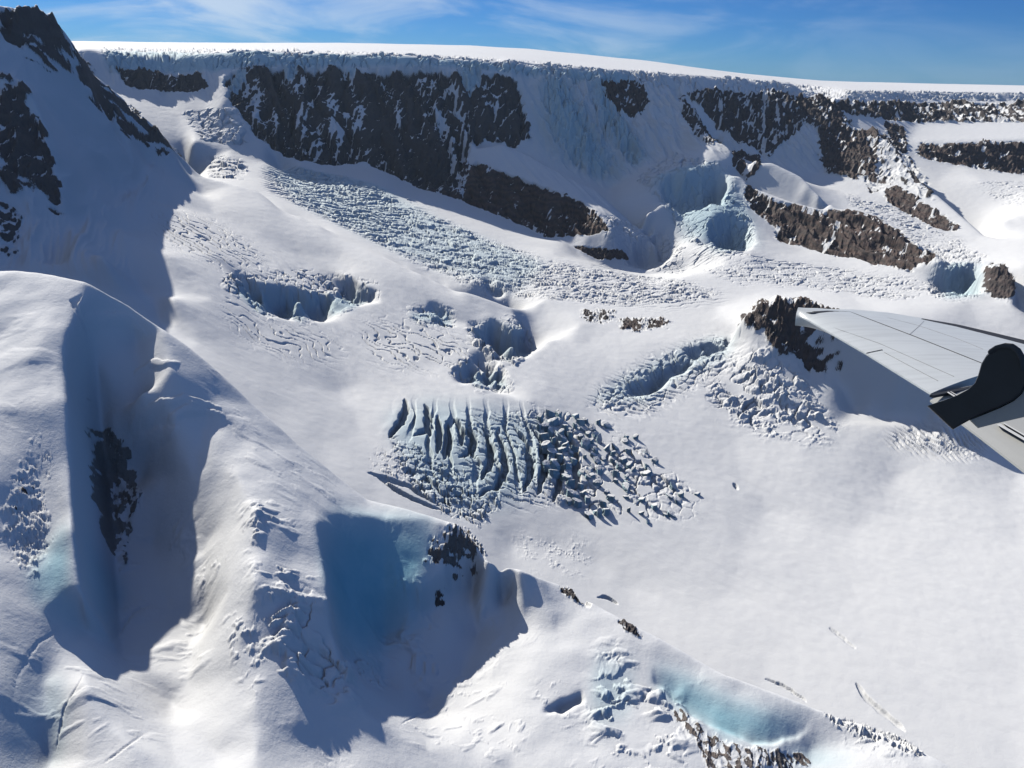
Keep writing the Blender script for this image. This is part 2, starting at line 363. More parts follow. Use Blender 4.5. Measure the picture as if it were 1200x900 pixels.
rock([(874,216),(882,219),(905,234),(930,240),(965,248),(1000,245),(1030,257),(1050,268),(1075,286),(1100,299),(1085,312),(1060,316),(1030,310),(1000,302),(970,297),(930,287),(908,281),(910,268),(885,249),(873,232)],
     15, 55, .9, .26, ribs=1.6)
rock([(958,152),(985,142),(1000,150),(1030,152),(1026,205),(1000,209),(970,204),(962,190)], 15, 55, .75, .24)
rock([(930,113),(975,114),(999,146),(985,143),(955,152),(935,140)], 14, 55, .5, .32)
rock([(1031,153),(1072,192),(1100,236),(1085,232),(1055,212),(1030,205)], 10, 70, .3, .45)
rock([(1036,222),(1050,217),(1060,223),(1080,237),(1100,247),(1124,266),(1119,272),(1095,267),(1060,249),(1040,237)], 9, 45, .8, .15, soft=2)
rock([(1012,206),(1046,197),(1050,214),(1020,227)], 9, 45, .7, .35, soft=2)
rock([(965,118),(1060,121),(1130,121),(1200,122),(1230,124),(1230,143),(1130,143),(1075,143),(1000,135)], 22, 80, .4, .36)
rock([(1076,167),(1100,170),(1150,167),(1200,166),(1230,166),(1230,210),(1200,205),(1150,198),(1110,191),(1076,183)], 15, 65, .8, .26)
rock([(1035,140),(1060,150),(1064,180),(1042,176)], 10, 60, .5, .3, soft=2)
rock([(800,108),(870,108),(930,112),(940,150),(900,185),(850,160),(825,130)], 16, 80, .5, .50)
rock([(1154,312),(1165,308),(1178,310),(1191,335),(1188,353),(1165,349),(1153,340)], 7, 35, .6, .2, soft=2)
rock([(866,375),(890,353),(912,350),(940,354),(985,364),(1030,388),(1010,392),(960,374),(930,382),(948,396),(962,420),(990,428),(985,440),(950,436),(936,416),(906,412),(896,387),(872,381)], 11, 38, .7, .34)
rock([(680,364),(715,362),(724,372),(700,378),(682,374)], 5, 14, .3, .42, rag=26, soft=5)
rock([(722,376),(745,372),(786,374),(780,384),(740,388),(724,384)], 5, 14, .7, .38, rag=26, soft=5)
rock([(0,8),(38,11),(72,28),(86,48),(80,66),(70,72),(40,50),(20,56),(0,52)], 15, 60, .3, .56, soft=5, pale=.1)
rock([(0,52),(22,56),(45,60),(62,78),(78,98),(66,92),(40,70),(15,66),(0,62)], 10, 50, .2, .62)
rock([(86,52),(100,68),(115,95),(150,120),(190,159),(210,180),(196,178),(150,146),(118,122),(100,100),(84,70)], 13, 50, .25, .54, soft=4, pale=.1)
rock([(100,96),(130,128),(170,160),(205,182),(190,182),(150,160),(112,124)], 9, 45, .2, .68, soft=2)
rock([(0,88),(28,102),(44,140),(61,186),(78,243),(60,240),(42,224),(20,214),(0,235)], 14, 60, .6, .53, soft=6, pale=.12)
rock([(0,240),(28,252),(24,290),(0,305)], 10, 60, .3, .55, soft=6, pale=.1)
rock([(130,75),(190,88),(235,86),(245,105),(205,108),(150,103)], 18, 70, .2, .5)
rock([(104,428),(113,424),(121,448),(122,472),(110,476),(104,456)], 1.4, 9, .45, .45, rag=8, soft=7, pale=.9)
rock([(116,492),(132,515),(163,548),(166,580),(151,615),(150,664),(141,684),(132,640),(118,620),(110,590),(108,545),(111,510)], 1.2, 14, .3, .36, rag=12, soft=7, pale=.9)
rock([(8,600),(30,545),(52,515),(62,545),(45,580),(55,610),(60,648),(42,668),(20,664),(4,630)], 1.1, 4, .3, .62, rag=6, soft=9)
rock([(490,668),(502,648),(516,626),(536,614),(552,624),(565,640),(570,652),(556,660),(545,652),(535,667),(520,657),(505,662)], 2.6, 11, .5, .44, rag=7, soft=5, pale=.5)
rock([(505,702),(519,695),(526,707),(510,713)], 2, 8, .4, .3, rag=6, soft=2)
rock([(779,831),(800,829),(822,852),(860,872),(930,882),(965,898),(830,905),(812,862)], 1.0, 16, .7, .33, rag=8, pale=.3)
rock([(655,684),(668,690),(690,708),(684,710),(660,694)], 2.5, 8, .3, .3, rag=6, soft=2)
rock([(720,723),(738,731),(756,746),(750,748),(726,732)], 2, 8, .3, .3, rag=6, soft=2)
rock([(955,832),(1000,846),(1050,862),(1085,884),(1075,886),(1030,866),(980,848)], 2.5, 7, .3, .72, rag=6, soft=2)

# --- blue ice
def ice(pix, v, soft=8, rag=None, R=None):
    g = Region(pix, soft, R, rag); ICE[g.w] = np.maximum(ICE[g.w], g.m*v)
ice([(378,640),(400,607),(450,607),(512,620),(500,660),(492,700),(470,738),(430,768),(397,745),(384,690)], 1.0, 9)
ice([(30,690),(52,652),(78,612),(84,700),(78,718),(42,706)], .8, 6)
ice([(105,640),(150,690),(126,738),(108,722)], .7, 7)
ice([(760,786),(800,794),(860,824),(930,850),(950,858),(890,873),(850,860),(815,838),(780,812)], .95, 6)
ice([(900,872),(960,880),(1010,895),(940,895)], .6, 6)
ice([(120,60),(250,63),(300,60),(340,63),(450,65),(560,72),(640,80),(740,86),(740,100),(640,92),(560,80),(480,76),(400,78),(300,77),(250,84),(130,86)], .55, 3)
ice([(640,95),(700,140),(740,200),(715,218),(660,190),(625,150)], .35, 9)
ice([(765,210),(800,194),(845,192),(880,250),(885,292),(850,296),(800,272)], .5, 8)
ice([(450,490),(500,470),(600,482),(660,500),(650,560),(590,590),(540,600),(490,570)], .35, 10)
ice([(312,200),(345,195),(440,215),(520,260),(640,310),(600,340),(470,297),(350,238)], .3, 8)
ice([(20,850),(45,800),(75,790),(75,870),(50,900),(20,900)], .35, 8)
ice([(1085,320),(1120,308),(1150,312),(1152,345),(1110,350)], .5, 4)
ice([(700,768),(745,790),(740,830),(700,850),(690,810)], .35, 8)
ice([(272,338),(392,348),(440,345),(430,355),(392,370),(350,376),(300,364)], .45, 3)
ice([(480,367),(528,365),(528,382),(485,374)], .4, 3); ice([(558,386),(612,384),(618,418),(595,424),(562,402)], .35, 4); ice([(530,440),(585,438),(596,457),(560,453)], .4, 3)
ice([(690,470),(720,448),(770,422),(830,396),(866,396),(850,420),(800,440),(760,470)], .3, 6)

# --- crevassed ice: blocks
def blocks(pix, cell, amp, depth, k=3, soft=7., stretch=(1, 1), rot=0., gap=.16, warp=.25, tilt=.5, R=None, edge=1., keep=1.):
    g = Region(pix, soft, R)
    c_, s_ = math.cos(rot), math.sin(rot)
    u = (g.x*c_+g.y*s_)/(cell*stretch[0]); v = (-g.x*s_+g.y*c_)/(cell*stretch[1])
    wu = u+warp*fbm(u*.9, v*.9, 2, k+40); wv = v+warp*fbm(u*.9+7, v*.9+3, 2, k+50)
    f1, f2, ci, cj, dx, dy = voronoi(wu, wv, k)
    md = ss(-.75, .35, fbm(g.x/cell/6, g.y/cell/6, 2, k+70)); r1 = hsh(ci, cj, k+5)-.5; r2 = hsh(ci, cj, k+6)-.5; r3 = hsh(ci, cj, k+7)-.5
    top = amp*(r1*1.1+tilt*2*(r2*dx+r3*dy))
    cut = 1-ss(0, gap, (f2-f1))
    sz = hsh(ci, cj, k+8); on = (hsh(ci, cj, k+9) < keep)*(.45+1.1*sz)
    m = ss(.15, .75, g.m+.25*(r1))*(.25+.75*md); DZ[g.w] += m*on*(top-depth*cut*edge+.2*amp*fbm(u*3, v*3, 3, k+60))
# --- crevassed ice: parallel fins
def fins(pix, lam, depth, dirx, k=3, soft=7., warp=.6, duty=.35, wl=5., R=None, amp=0.):
    g = Region(pix, soft, R)
    d = math.radians(dirx); n0, n1 = math.cos(d), math.sin(d)          # direction across the fins
    s_ = (g.x*n0+g.y*n1)/lam; t_ = (-g.x*n1+g.y*n0)/lam
    s_ = s_+warp*fbm(s_/wl, t_/wl, 3, k)
    ph = s_-np.floor(s_); w_ = np.clip(duty+.5*duty*fbm(s_*.7, t_*.35, 2, k+9), .02, .9)
    cut = ss(0, .1, ph)*(1-ss(w_*.75, w_+.02, ph))
    DZ[g.w] += g.m*(-depth*cut+amp*(hsh(np.floor(s_).astype(np.int64), np.floor(t_*.5+hsh(np.floor(s_).astype(np.int64), np.zeros_like(s_).astype(np.int64))*3).astype(np.int64), k)-.5))
# --- single crevasse along a line
def trench(pix, w0, depth, lift=0., taper=True):
    pts = [hit(*p) for p in dens(pix, 4)]
    px = np.array([math.exp(l)*math.sin(a) for a, l in pts]); py = np.array([math.exp(l)*math.cos(a) for a, l in pts])
    aa = [p[0] for p in pts]; ll = [p[1] for p in pts]; rr = math.exp(min(ll)); pa = 3*w0/rr
    j0, j1 = np.searchsorted(az, [min(aa)-pa, max(aa)+pa]); rows = np.where(((LR[:, j0:j1] > min(ll)-pa) & (LR[:, j0:j1] < max(ll)+pa)).any(1))[0]
    w_ = (slice(rows[0], rows[-1]+1), slice(j0, j1)); x, y = X[w_], Y[w_]
    best = np.full(x.shape, 1e9); tt = np.zeros(x.shape)
    x = x+w0*.35*fbm(x/w0/2.5, y/w0/2.5, 2, 91); y = y+w0*.35*fbm(x/w0/2.5+9, y/w0/2.5, 2, 92)
    for i in range(len(px)-1):
        ex, ey = px[i+1]-px[i], py[i+1]-py[i]; L2 = ex*ex+ey*ey+1e-9
        t = np.clip(((x-px[i])*ex+(y-py[i])*ey)/L2, 0, 1); d = np.hypot(x-px[i]-t*ex, y-py[i]-t*ey)
        m = d < best; best[m] = d[m]; tt[m] = ((i+t)/(len(px)-1))[m]
    tp = np.clip(4*tt*(1-tt), 0, 1)**.5 if taper else 1
    ww = w0*np.maximum(tp, .05)
    DZ[w_] += -depth*tp*(1-ss(.55, 1.0, best/ww)) + lift*tp*np.exp(-(best/(w0*1.6)-1)**2*3)

blocks([(318,202),(345,196),(400,206),(440,216),(470,240),(520,258),(600,290),(660,310),(740,322),(800,328),(850,345),(740,358),(650,350),(600,346),(540,330),(470,299),(400,264),(350,240),(320,224)], 13, 8, 6, 3, 6, (2.6, 1), -.25, .2, .35, keep=.9)
blocks([(350,200),(440,216),(520,258),(600,292),(600,340),(540,328),(470,297),(400,255)], 46, 13, 6, 4, 10, (1.4, 1), .3, .2, .4, keep=.6)
fins([(312,200),(345,195),(400,206),(440,222),(480,250),(450,285),(400,262),(350,238),(315,222)], 34, 13, 100, 5, 6, .9, .45, 4.)
blocks([(215,130),(285,128),(288,170),(240,166)], 45, 16, 12, 8, 5)
blocks([(238,180),(287,188),(287,210),(248,208)], 40, 14, 12, 9, 5)
# central icefall
for L in ([(474,467),(476,478),(470,495),(455,513)], [(498,473),(502,489),(500,505),(484,511)], [(513,487),(515,505),(514,532)], [(524,493),(526,515),(520,538)],
          [(547,497),(556,511),(551,530),(537,536)], [(581,503),(591,528),(592,548),(583,570),(560,580)], [(603,500),(619,520),(622,552),(613,576)], [(622,496),(636,520),(638,552),(630,580)], [(642,500),(655,526),(656,563),(648,588)],
          [(660,500),(674,524),(676,560),(668,585)], [(532,488),(541,505),(540,522)], [(566,498),(575,520),(574,545),(563,562)]):
    trench(L, 10, 21, 1.5)
fins([(468,478),(520,482),(600,482),(640,490),(650,560),(600,575),(540,560),(500,540)], 44, 9, 5, 21, 8, .35, .3, 4., amp=4)
blocks([(560,482),(620,480),(680,492),(725,505),(760,540),(810,580),(830,602),(760,608),(700,600),(650,590),(640,560),(640,500)], 25, 9, 7, 13, 10, (1, 1.25), -.25, .3, keep=.6)
blocks([(455,505),(480,520),(520,545),(560,560),(590,585),(560,612),(520,600),(490,575),(465,540)], 15, 10, 9, 14, 7)
trench([(430,553),(460,563),(480,570),(510,590)], 9, 10); trench([(440,556),(470,578),(520,600)], 9, 12)
fins([(535,490),(600,488),(668,500),(668,585),(600,590),(540,545)], 19, 6, 82, 22, 6, .9, .28, 2.5, amp=5)
# right bank of the glacier
fins([(690,470),(720,448),(770,422),(830,399),(862,396),(870,412),(840,432),(800,455),(760,480),(720,482)], 26, 8, 55, 31, 8, 1.3, .4, 3.)
blocks([(690,470),(720,448),(770,422),(830,399),(862,396),(870,412),(840,432),(800,455),(760,480),(720,482)], 26, 6, 4, 32, 8, (2.5, 1), .9, .2, keep=.6)
blocks([(826,452),(860,418),(900,416),(935,440),(965,488),(990,512),(950,512),(900,506),(860,487),(830,470)], 34, 15, 8, 17, 8, (1.2, 1), .4, .25, .25, keep=.75)
lumps_later = [(832,452),(860,422),(900,416),(935,440),(965,488),(990,512),(950,512),(900,506),(860,487),(830,470)]
fins([(1038,512),(1080,498),(1120,496),(1155,512),(1150,532),(1110,535),(1080,527),(1050,520)], 15, 9, 20, 33, 5, .5, .4, 4., amp=5)
# ice bluffs and valley glaciers under the headwall
blocks([(745,207),(790,180),(850,192),(872,240),(888,290),(850,298),(800,278),(780,240)], 32, 13, 10, 19, 6, keep=.85)
blocks([(820,282),(880,300),(960,312),(1050,326),(1100,336),(1060,352),(960,337),(870,332),(810,312)], 24, 5, 6, 23, 8, (2, 1), .3)
blocks([(985,222),(1050,246),(1120,281),(1155,300),(1140,332),(1100,316),(1060,270),(1000,240)], 26, 6, 6, 25, 6)
blocks([(1085,320),(1120,308),(1150,310),(1155,345),(1120,353),(1090,346)], 22, 10, 8, 27, 5)
blocks([(1142,213),(1240,212),(1240,245),(1180,240)], 24, 4, 4, 29, 6)
blocks([(640,95),(690,100),(760,150),(740,200),(690,190),(650,150)], 40, 24, 12, 28, 8, keep=.6)
blocks([(120,57),(300,58),(450,62),(600,70),(700,80),(800,87),(930,98),(1000,106),(1200,109),(1200,119),(1000,115),(930,110),(800,104),(700,100),(600,84),(480,78),(300,78),(130,86)], 30, 18, 18, 83, 3, (1.1, 1), 0, .25, keep=.75)
def unrock(pix, soft=3):
    g = Region(pix, soft, None, 30); ROCK[g.w] *= 1-g.m; return g
for q in ([(536,72),(566,72),(562,98),(552,112),(544,104)], [(330,74),(352,74),(346,92),(338,98)], [(262,96),(284,78),(290,84),(276,104)], [(404,78),(420,78),(414,92)]):
    unrock(q); ice(q, .5, 3); blocks(q, 26, 26, 10, 84, 3, keep=.9)
for q in ([(634,92),(662,94),(690,138),(722,200),(704,214),(668,190),(640,150)], [(690,94),(704,94),(735,150),(760,186),(740,196),(706,150)]):
    ice(q, .55, 6); blocks(q, 58, 46, 6, 85, 6, (1, 1.3), .2, .25, .25, keep=.8); blocks(q, 24, 20, 12, 86, 6, keep=.85)
blocks([(800,110),(950,115),(955,150),(900,140),(840,130)], 46, 26, 6, 87, 6, keep=.6)
blocks([(700,250),(750,262),(800,290),(800,322),(730,312)], 26, 8, 7, 26, 6)
# small cracks
fins([(175,252),(230,250),(300,290),(310,310),(260,312),(200,285)], 26, 5.5, 60, 41, 10, 1.2, .22, 3.)
fins([(420,385),(470,380),(540,400),(560,430),(500,430),(440,420)], 30, 6, 60, 43, 10, 1.4, .22, 3.)
fins([(260,330),(300,380),(400,400),(390,420),(320,410),(270,380)], 30, 5, 75, 45, 10, 1.4, .18, 3.)
fins([(560,300),(700,310),(800,335),(860,350),(780,360),(640,345)], 28, 4, 110, 47, 8, 1., .3, 4.)
# weathered slopes of the left mountain and the shaded recess
def rough(pix, amp, lam, k, soft=8, lean=.4):
    g = Region(pix, soft); u = g.x*.9+g.y*.3; DZ[g.w] += g.m*amp*(ridged((u+lean*g.z)/lam, g.z/lam*.4, 4, k, .6)-.9)
rough([(0,50),(60,60),(110,110),(200,180),(180,230),(140,270),(150,320),(0,308)], 10, 70, 201)
rough([(110,64),(250,66),(262,110),(190,112),(130,100)], 12, 90, 203)
rough([(610,85),(800,108),(830,170),(760,190),(715,218),(640,188)], 24, 80, 205)
rough([(830,112),(950,115),(960,200),(900,188),(840,178)], 22, 70, 207)
rough([(560,172),(600,168),(700,226),(770,290),(700,255),(600,205)], 3, 70, 209)
# broken edges of the ice bluffs
blocks([(262,325),(300,322),(345,318),(395,322),(446,335),(444,352),(395,350),(300,350),(268,345)], 19, 12, 11, 61, 6, (1, 1.6), .2, .2, keep=.75)
blocks([(282,340),(390,345),(440,345),(415,362),(360,378),(300,368)], 24, 14, 5, 63, 6, (1, 1), .2, .2, keep=.8)
blocks([(470,360),(532,360),(534,386),(480,376)], 21, 11, 6, 65, 5, keep=.7)
blocks([(545,378),(615,374),(626,412),(600,430),(556,405)], 27, 16, 6, 67, 6, keep=.8)
blocks([(520,435),(550,420),(592,432),(602,462),(560,457)], 22, 15, 7, 69, 6, keep=.8)
blocks([(560,330),(595,334),(595,352),(566,345)], 19, 11, 6, 70, 5, keep=.7)
# crumpled snow and debris in the foreground
def lumps(pix, lam, amp, thr=.05, stretch=1., rot=0., k=300, soft=9, patch=40.):
    g = Region(pix, soft); c_, s_ = math.cos(rot), math.sin(rot)
    u = (g.x*c_+g.y*s_)/lam/stretch; v = (-g.x*s_+g.y*c_)/lam
    n = fbm(u+.4*fbm(u*.7, v*.7, 2, k+20), v+.4*fbm(u*.7+5, v*.7, 2, k+21), 4, k, .55); pm = ss(-.35, .25, fbm(g.x/patch, g.y/patch, 2, k+9))
    f = np.clip(n-thr, 0, 1); DZ[g.w] += g.m*pm*amp*(f**.6)
lumps(lumps_later, 16, 11, .05, 1.3, .4, 300, 8, 80)
lumps([(284,585),(325,598),(352,640),(345,690),(300,690),(285,640)], 9, 4.5, .05, 1.8, .5, 301)
lumps([(298,700),(350,680),(388,700),(392,760),(445,790),(410,822),(335,800),(300,745)], 11, 6.5, .0, 1.8, .5, 303)
blocks([(310,700),(350,690),(384,705),(388,760),(430,788),(400,805),(340,785),(310,745)], 9, 4, 3, 53, 12, (1.6, 1), .5, keep=.4)
lumps([(222,640),(265,640),(290,720),(335,810),(360,850),(290,800),(240,710)], 5, 2.2, .2, 1.3, .5, 305)
lumps([(380,830),(430,845),(420,880),(330,890),(330,850)], 6, 1.2, .25, 1.3, .5, 306)
lumps([(470,800),(640,760),(700,890),(480,890)], 7, 1.2, .25, 2.2, .6, 307, 14)
lumps([(600,630),(690,640),(690,670),(630,665)], 8, 2.5, .1, 1, 0, 308)
lumps([(385,620),(560,640),(600,740),(500,830),(420,800),(390,730)], 24, 3.2, .0, 1.4, .4, 309, 14)
lumps([(400,760),(450,775),(450,805),(405,800)], 7, 4, .0, 1.3, .4, 310, 6)
lumps([(150,560),(250,640),(240,800),(150,790),(115,700)], 20, 2., .05, 1.6, .4, 311, 14)
lumps([(0,320),(90,330),(70,480),(0,520)], 25, 1.2, .1, 2.2, .3, 312, 14)
lumps([(240,420),(420,590),(380,640),(270,560)], 12, 1.2, .15, 2.5, -.2, 313, 12)
lumps([(0,740),(100,760),(200,880),(0,890)], 10, 1.2, .2, 2.5, .6, 314, 12)
blocks([(440,520),(480,545),(470,570),(430,550)], 10, 3, 3, 57, 8, keep=.6)
lumps([(700,765),(760,795),(830,840),(790,890),(720,890),(690,850)], 13, 5, .0, 1.6, .3, 315, 14)
lumps([(960,835),(1010,850),(1080,880),(1060,886),(1000,866)], 6, 3, .1, 1.2, 0, 316, 5)
lumps([(850,540),(1000,560),(1190,700),(1190,860),(950,760),(800,660)], 40, .3, .1, 4., -.7, 317, 20, 160)
def drift(pix, lam, amp, along, ratio, k, soft=30):
    g = Region(pix, soft); d = math.radians(along); t_ = (g.x*math.sin(d)+g.y*math.cos(d))/lam/ratio; n_ = (g.x*math.cos(d)-g.y*math.sin(d))/lam
    DZ[g.w] += g.m*amp*fbm(n_+.5*fbm(n_*.3, t_, 2, k+3), t_, 3, k, .55)
drift([(640,640),(760,560),(860,540),(1060,520),(1190,560),(1190,890),(1080,850),(860,760),(700,690)], 80, .9, 128, 7, 401)
drift([(640,640),(760,560),(860,540),(1060,520),(1190,560),(1190,890),(1080,850),(860,760),(700,690)], 19, .1, 118, 9, 405)
drift([(200,240),(330,290),(480,350),(640,400),(700,460),(560,470),(420,470),(300,400)], 45, 1.6, 140, 5, 409)
lumps([(200,230),(330,300),(420,380),(330,460),(220,380)], 34, 1.6, .15, 2.5, -.4, 318, 20, 160)
for L, w_, d_ in (([(1003,800),(1015,818),(1035,835),(1062,858)], 7, 6), ([(897,795),(920,805),(945,822)], 5, 4), ([(972,735),(985,745),(1003,760)], 5, 3),
                  ([(700,700),(712,700),(725,708)], 6, 6), ([(678,697),(688,705),(690,712)], 5, 6), ([(12,830),(20,790),(45,755),(85,735)], .8, .5), ([(65,880),(75,830),(98,790)], .8, .7),
                  ([(120,898),(150,875),(170,858)], .8, .6), ([(103,745),(130,752),(160,718),(185,708)], 1.2, .9), ([(97,343),(85,352),(98,378),(102,390)], 3, 2), ([(860,566),(864,574)], 6, 6),
                  ([(470,850),(490,835),(508,828)], 1., .7)):
    trench(L, w_, d_)
# snow lips across the upper gully
for L in ([(100,379),(130,372),(150,374),(172,392)], [(157,438),(180,425),(212,424)], [(150,500),(185,475),(215,468),(260,478)], [(155,518),(195,508),(210,500)], [(195,492),(225,478),(262,488)]):
    trench(L, 4, -2.2)

Z = Z0+DZ
# normals of the finished land, and where snow lies on the rock
def unit(a): return a/np.sqrt((a*a).sum(-1, keepdims=True))
Pn = np.stack([X, Y, Z], -1); du = np.gradient(Pn, axis=1); dv = np.gradient(Pn, axis=0)
N = unit(np.cross(du, dv)); N[N[..., 2] < 0] *= -1; NZ = N[..., 2]
lam = np.clip(R/105, 2.5, 42)
uu_ = X*.95+Y*.3; VV_ = (Z0+.55*(Y-.25*X))/1.5
st = fbm((1.7*uu_-VV_)/lam*.62, (uu_+1.7*VV_)/lam*.13, 4, 71, .6)            # snow lying along slanting ledges
sp = fbm(uu_/lam*.8, VV_/lam*1.1, 4, 73, .6)
NZs = gblur(NZ.astype(np.float32), 1.0)
NL = gblur((-N[..., 0]*.8+N[..., 1]*.6).astype(np.float32), 1.0)          # faces turned to the weather side hold snow
CLF = gblur(((R > 3300) & (TONE < .3)).astype(np.float32), 3)
snow_on = ss(-.08, .10, (NZs-.62)*.5+(COV-.5)*.8+(.06+.14*ss(3100, 3700, R))*st+.13*sp+.24*(NL+.2)*(R > 1500)+CLF*.26*(fbm((uu_+.22*Z0)/150, Z0/900, 2, 75)-.05))
ROCKF = (ROCK*(1-snow_on)).astype(np.float32)
ICE *= (1-.85*ROCKF)
print('detail', round(time.time()-T0, 1))

# ------------------------------------------------------------------ landforms
def tag(o, label=None, cat=None, group=None, kind=None):
    for k, v in (('label', label), ('category', cat), ('group', group), ('kind', kind)):
        if v: o[k] = v
    return o
LAB = np.zeros(Z.shape, np.int8)
def curve(pts): 
    q = sorted((azel(x, y)[0], r_) for x, y, r_ in pts); return np.interp(az, [p[0] for p in q], [p[1] for p in q])[None]
FOOT = curve([(60,98,4600),(110,98,4520),(190,112,4450),(262,120,4200),(300,160,4030),(350,190,3920),(420,192,3980),(490,220,3850),(540,236,3740),(600,259,3610),(640,278,3500),(700,273,3420),
              (716,270,3400),(722,221,4050),(750,197,4150),(790,178,4280),(835,178,4500),(900,190,4600),(960,205,4650),(1040,180,5250),(1065,183,5330),(1200,206,5400),(1400,215,5500)])
LIP = curve([(60,62,4700),(190,64,4650),(300,58,4400),(450,63,4300),(600,70,4300),(700,80,4450),(800,87,4750),(870,93,5000),(930,97,5300),(1000,106,5800),(1080,107.5,6300),(1200,108,6800),(1500,112,7600)])
LAB[(R >= FOOT) & (R < LIP-15)] = 2
def maplab(pts, v):
    poly = [(azel(x, y)[0], math.log(r_)) for x, y, r_ in pts]; LAB[inpoly(poly, AZ, LR)] = v
maplab([(795,112,4640),(860,178,4300),(905,188,4260),(1000,243,3950),(1050,266,3800),(1105,298,3520),(1098,308,3380),(1060,318,3370),(1000,304,3480),(930,290,3620),(885,250,3820),(860,228,3930),(800,140,4400)], 4)
maplab([(955,110,5400),(1030,150,5100),(1080,208,4620),(1160,276,4050),(1125,275,3930),(1070,254,4150),(1035,232,4360),(1000,212,4600),(960,200,4760)], 5)
maplab([(860,376,2260),(890,352,2450),(980,358,2420),(1180,460,2250),(1150,496,2055),(935,494,2060),(900,425,2150)], 6)
maplab([(212,182,3040),(212,176,3350),(100,62,3100),(0,3,2900),(-300,-60,2800),(-900,-60,2700),(-900,300,1300),(-300,312,1500),(0,312,1650),(150,335,1930),(165,215,2600)], 3)
CR = curve([(x, y, r_) for x, y, r_ in CREST])
LAB[R < CR+70] = 7
LAB[R >= LIP-15] = 1
COLS = np.stack([ROCKF, ICE, TONE, PALE], -1).astype(np.float32).reshape(-1, 4)
CO = np.stack([X, Y, Z], -1).reshape(-1, 3).astype(np.float32)
_i = np.arange(Z.size).reshape(Z.shape)
QUAD = np.stack([_i[:-1, :-1], _i[:-1, 1:], _i[1:, 1:], _i[1:, :-1]], -1).reshape(-1, 4)
QL = LAB[:-1, :-1].reshape(-1)
LAND = []
for v, name, lab, cat in ((0, 'glacier', 'white snow covered glacier basin with crevasses filling the middle of the valley', 'glacier'),
                          (1, 'ice_plateau', 'smooth white ice cap plateau along the skyline above the cliff', 'ice cap'),
                          (2, 'headwall_cliff', 'dark shaded rock and ice cliff below the ice cap rim', 'cliff'),
                          (3, 'mountain', 'steep shaded snow mountain with dark rocks at the left edge', 'mountain'),
                          (4, 'rock_spur', 'brown rock spur with a snow crest ending in the glacier behind the wing', 'rock spur'),
                          (5, 'rock_spur', 'farther brown rock spur with a shaded right side running down from the cliff', 'rock spur'),
                          (6, 'rock_outcrop', 'brown rock outcrop with snow patches half hidden by the wing', 'outcrop'),
                          (7, 'snow_ridge', 'near snow ridge with a shaded gully and a blue ice bowl in the foreground', 'ridge')):
    q = QUAD[QL == v]
    used, inv = np.unique(q.ravel(), return_inverse=True); co_ = CO[used]
    me = bpy.data.meshes.new(name)
    me.vertices.add(len(co_)); me.vertices.foreach_set('co', co_.ravel())
    me.loops.add(q.size); me.loops.foreach_set('vertex_index', inv.astype(np.int32).ravel())
    me.polygons.add(len(q)); me.polygons.foreach_set('loop_start', np.arange(0, q.size, 4, dtype=np.int32))
    me.polygons.foreach_set('use_smooth', np.ones(len(q), bool))
    at = me.attributes.new('cover', 'FLOAT_COLOR', 'POINT'); at.data.foreach_set('color', COLS[used].ravel())
    me.update()
    ob = bpy.data.objects.new(name, me); bpy.context.scene.collection.objects.link(ob)
    tag(ob, lab, cat, None, 'structure'); LAND.append(ob)

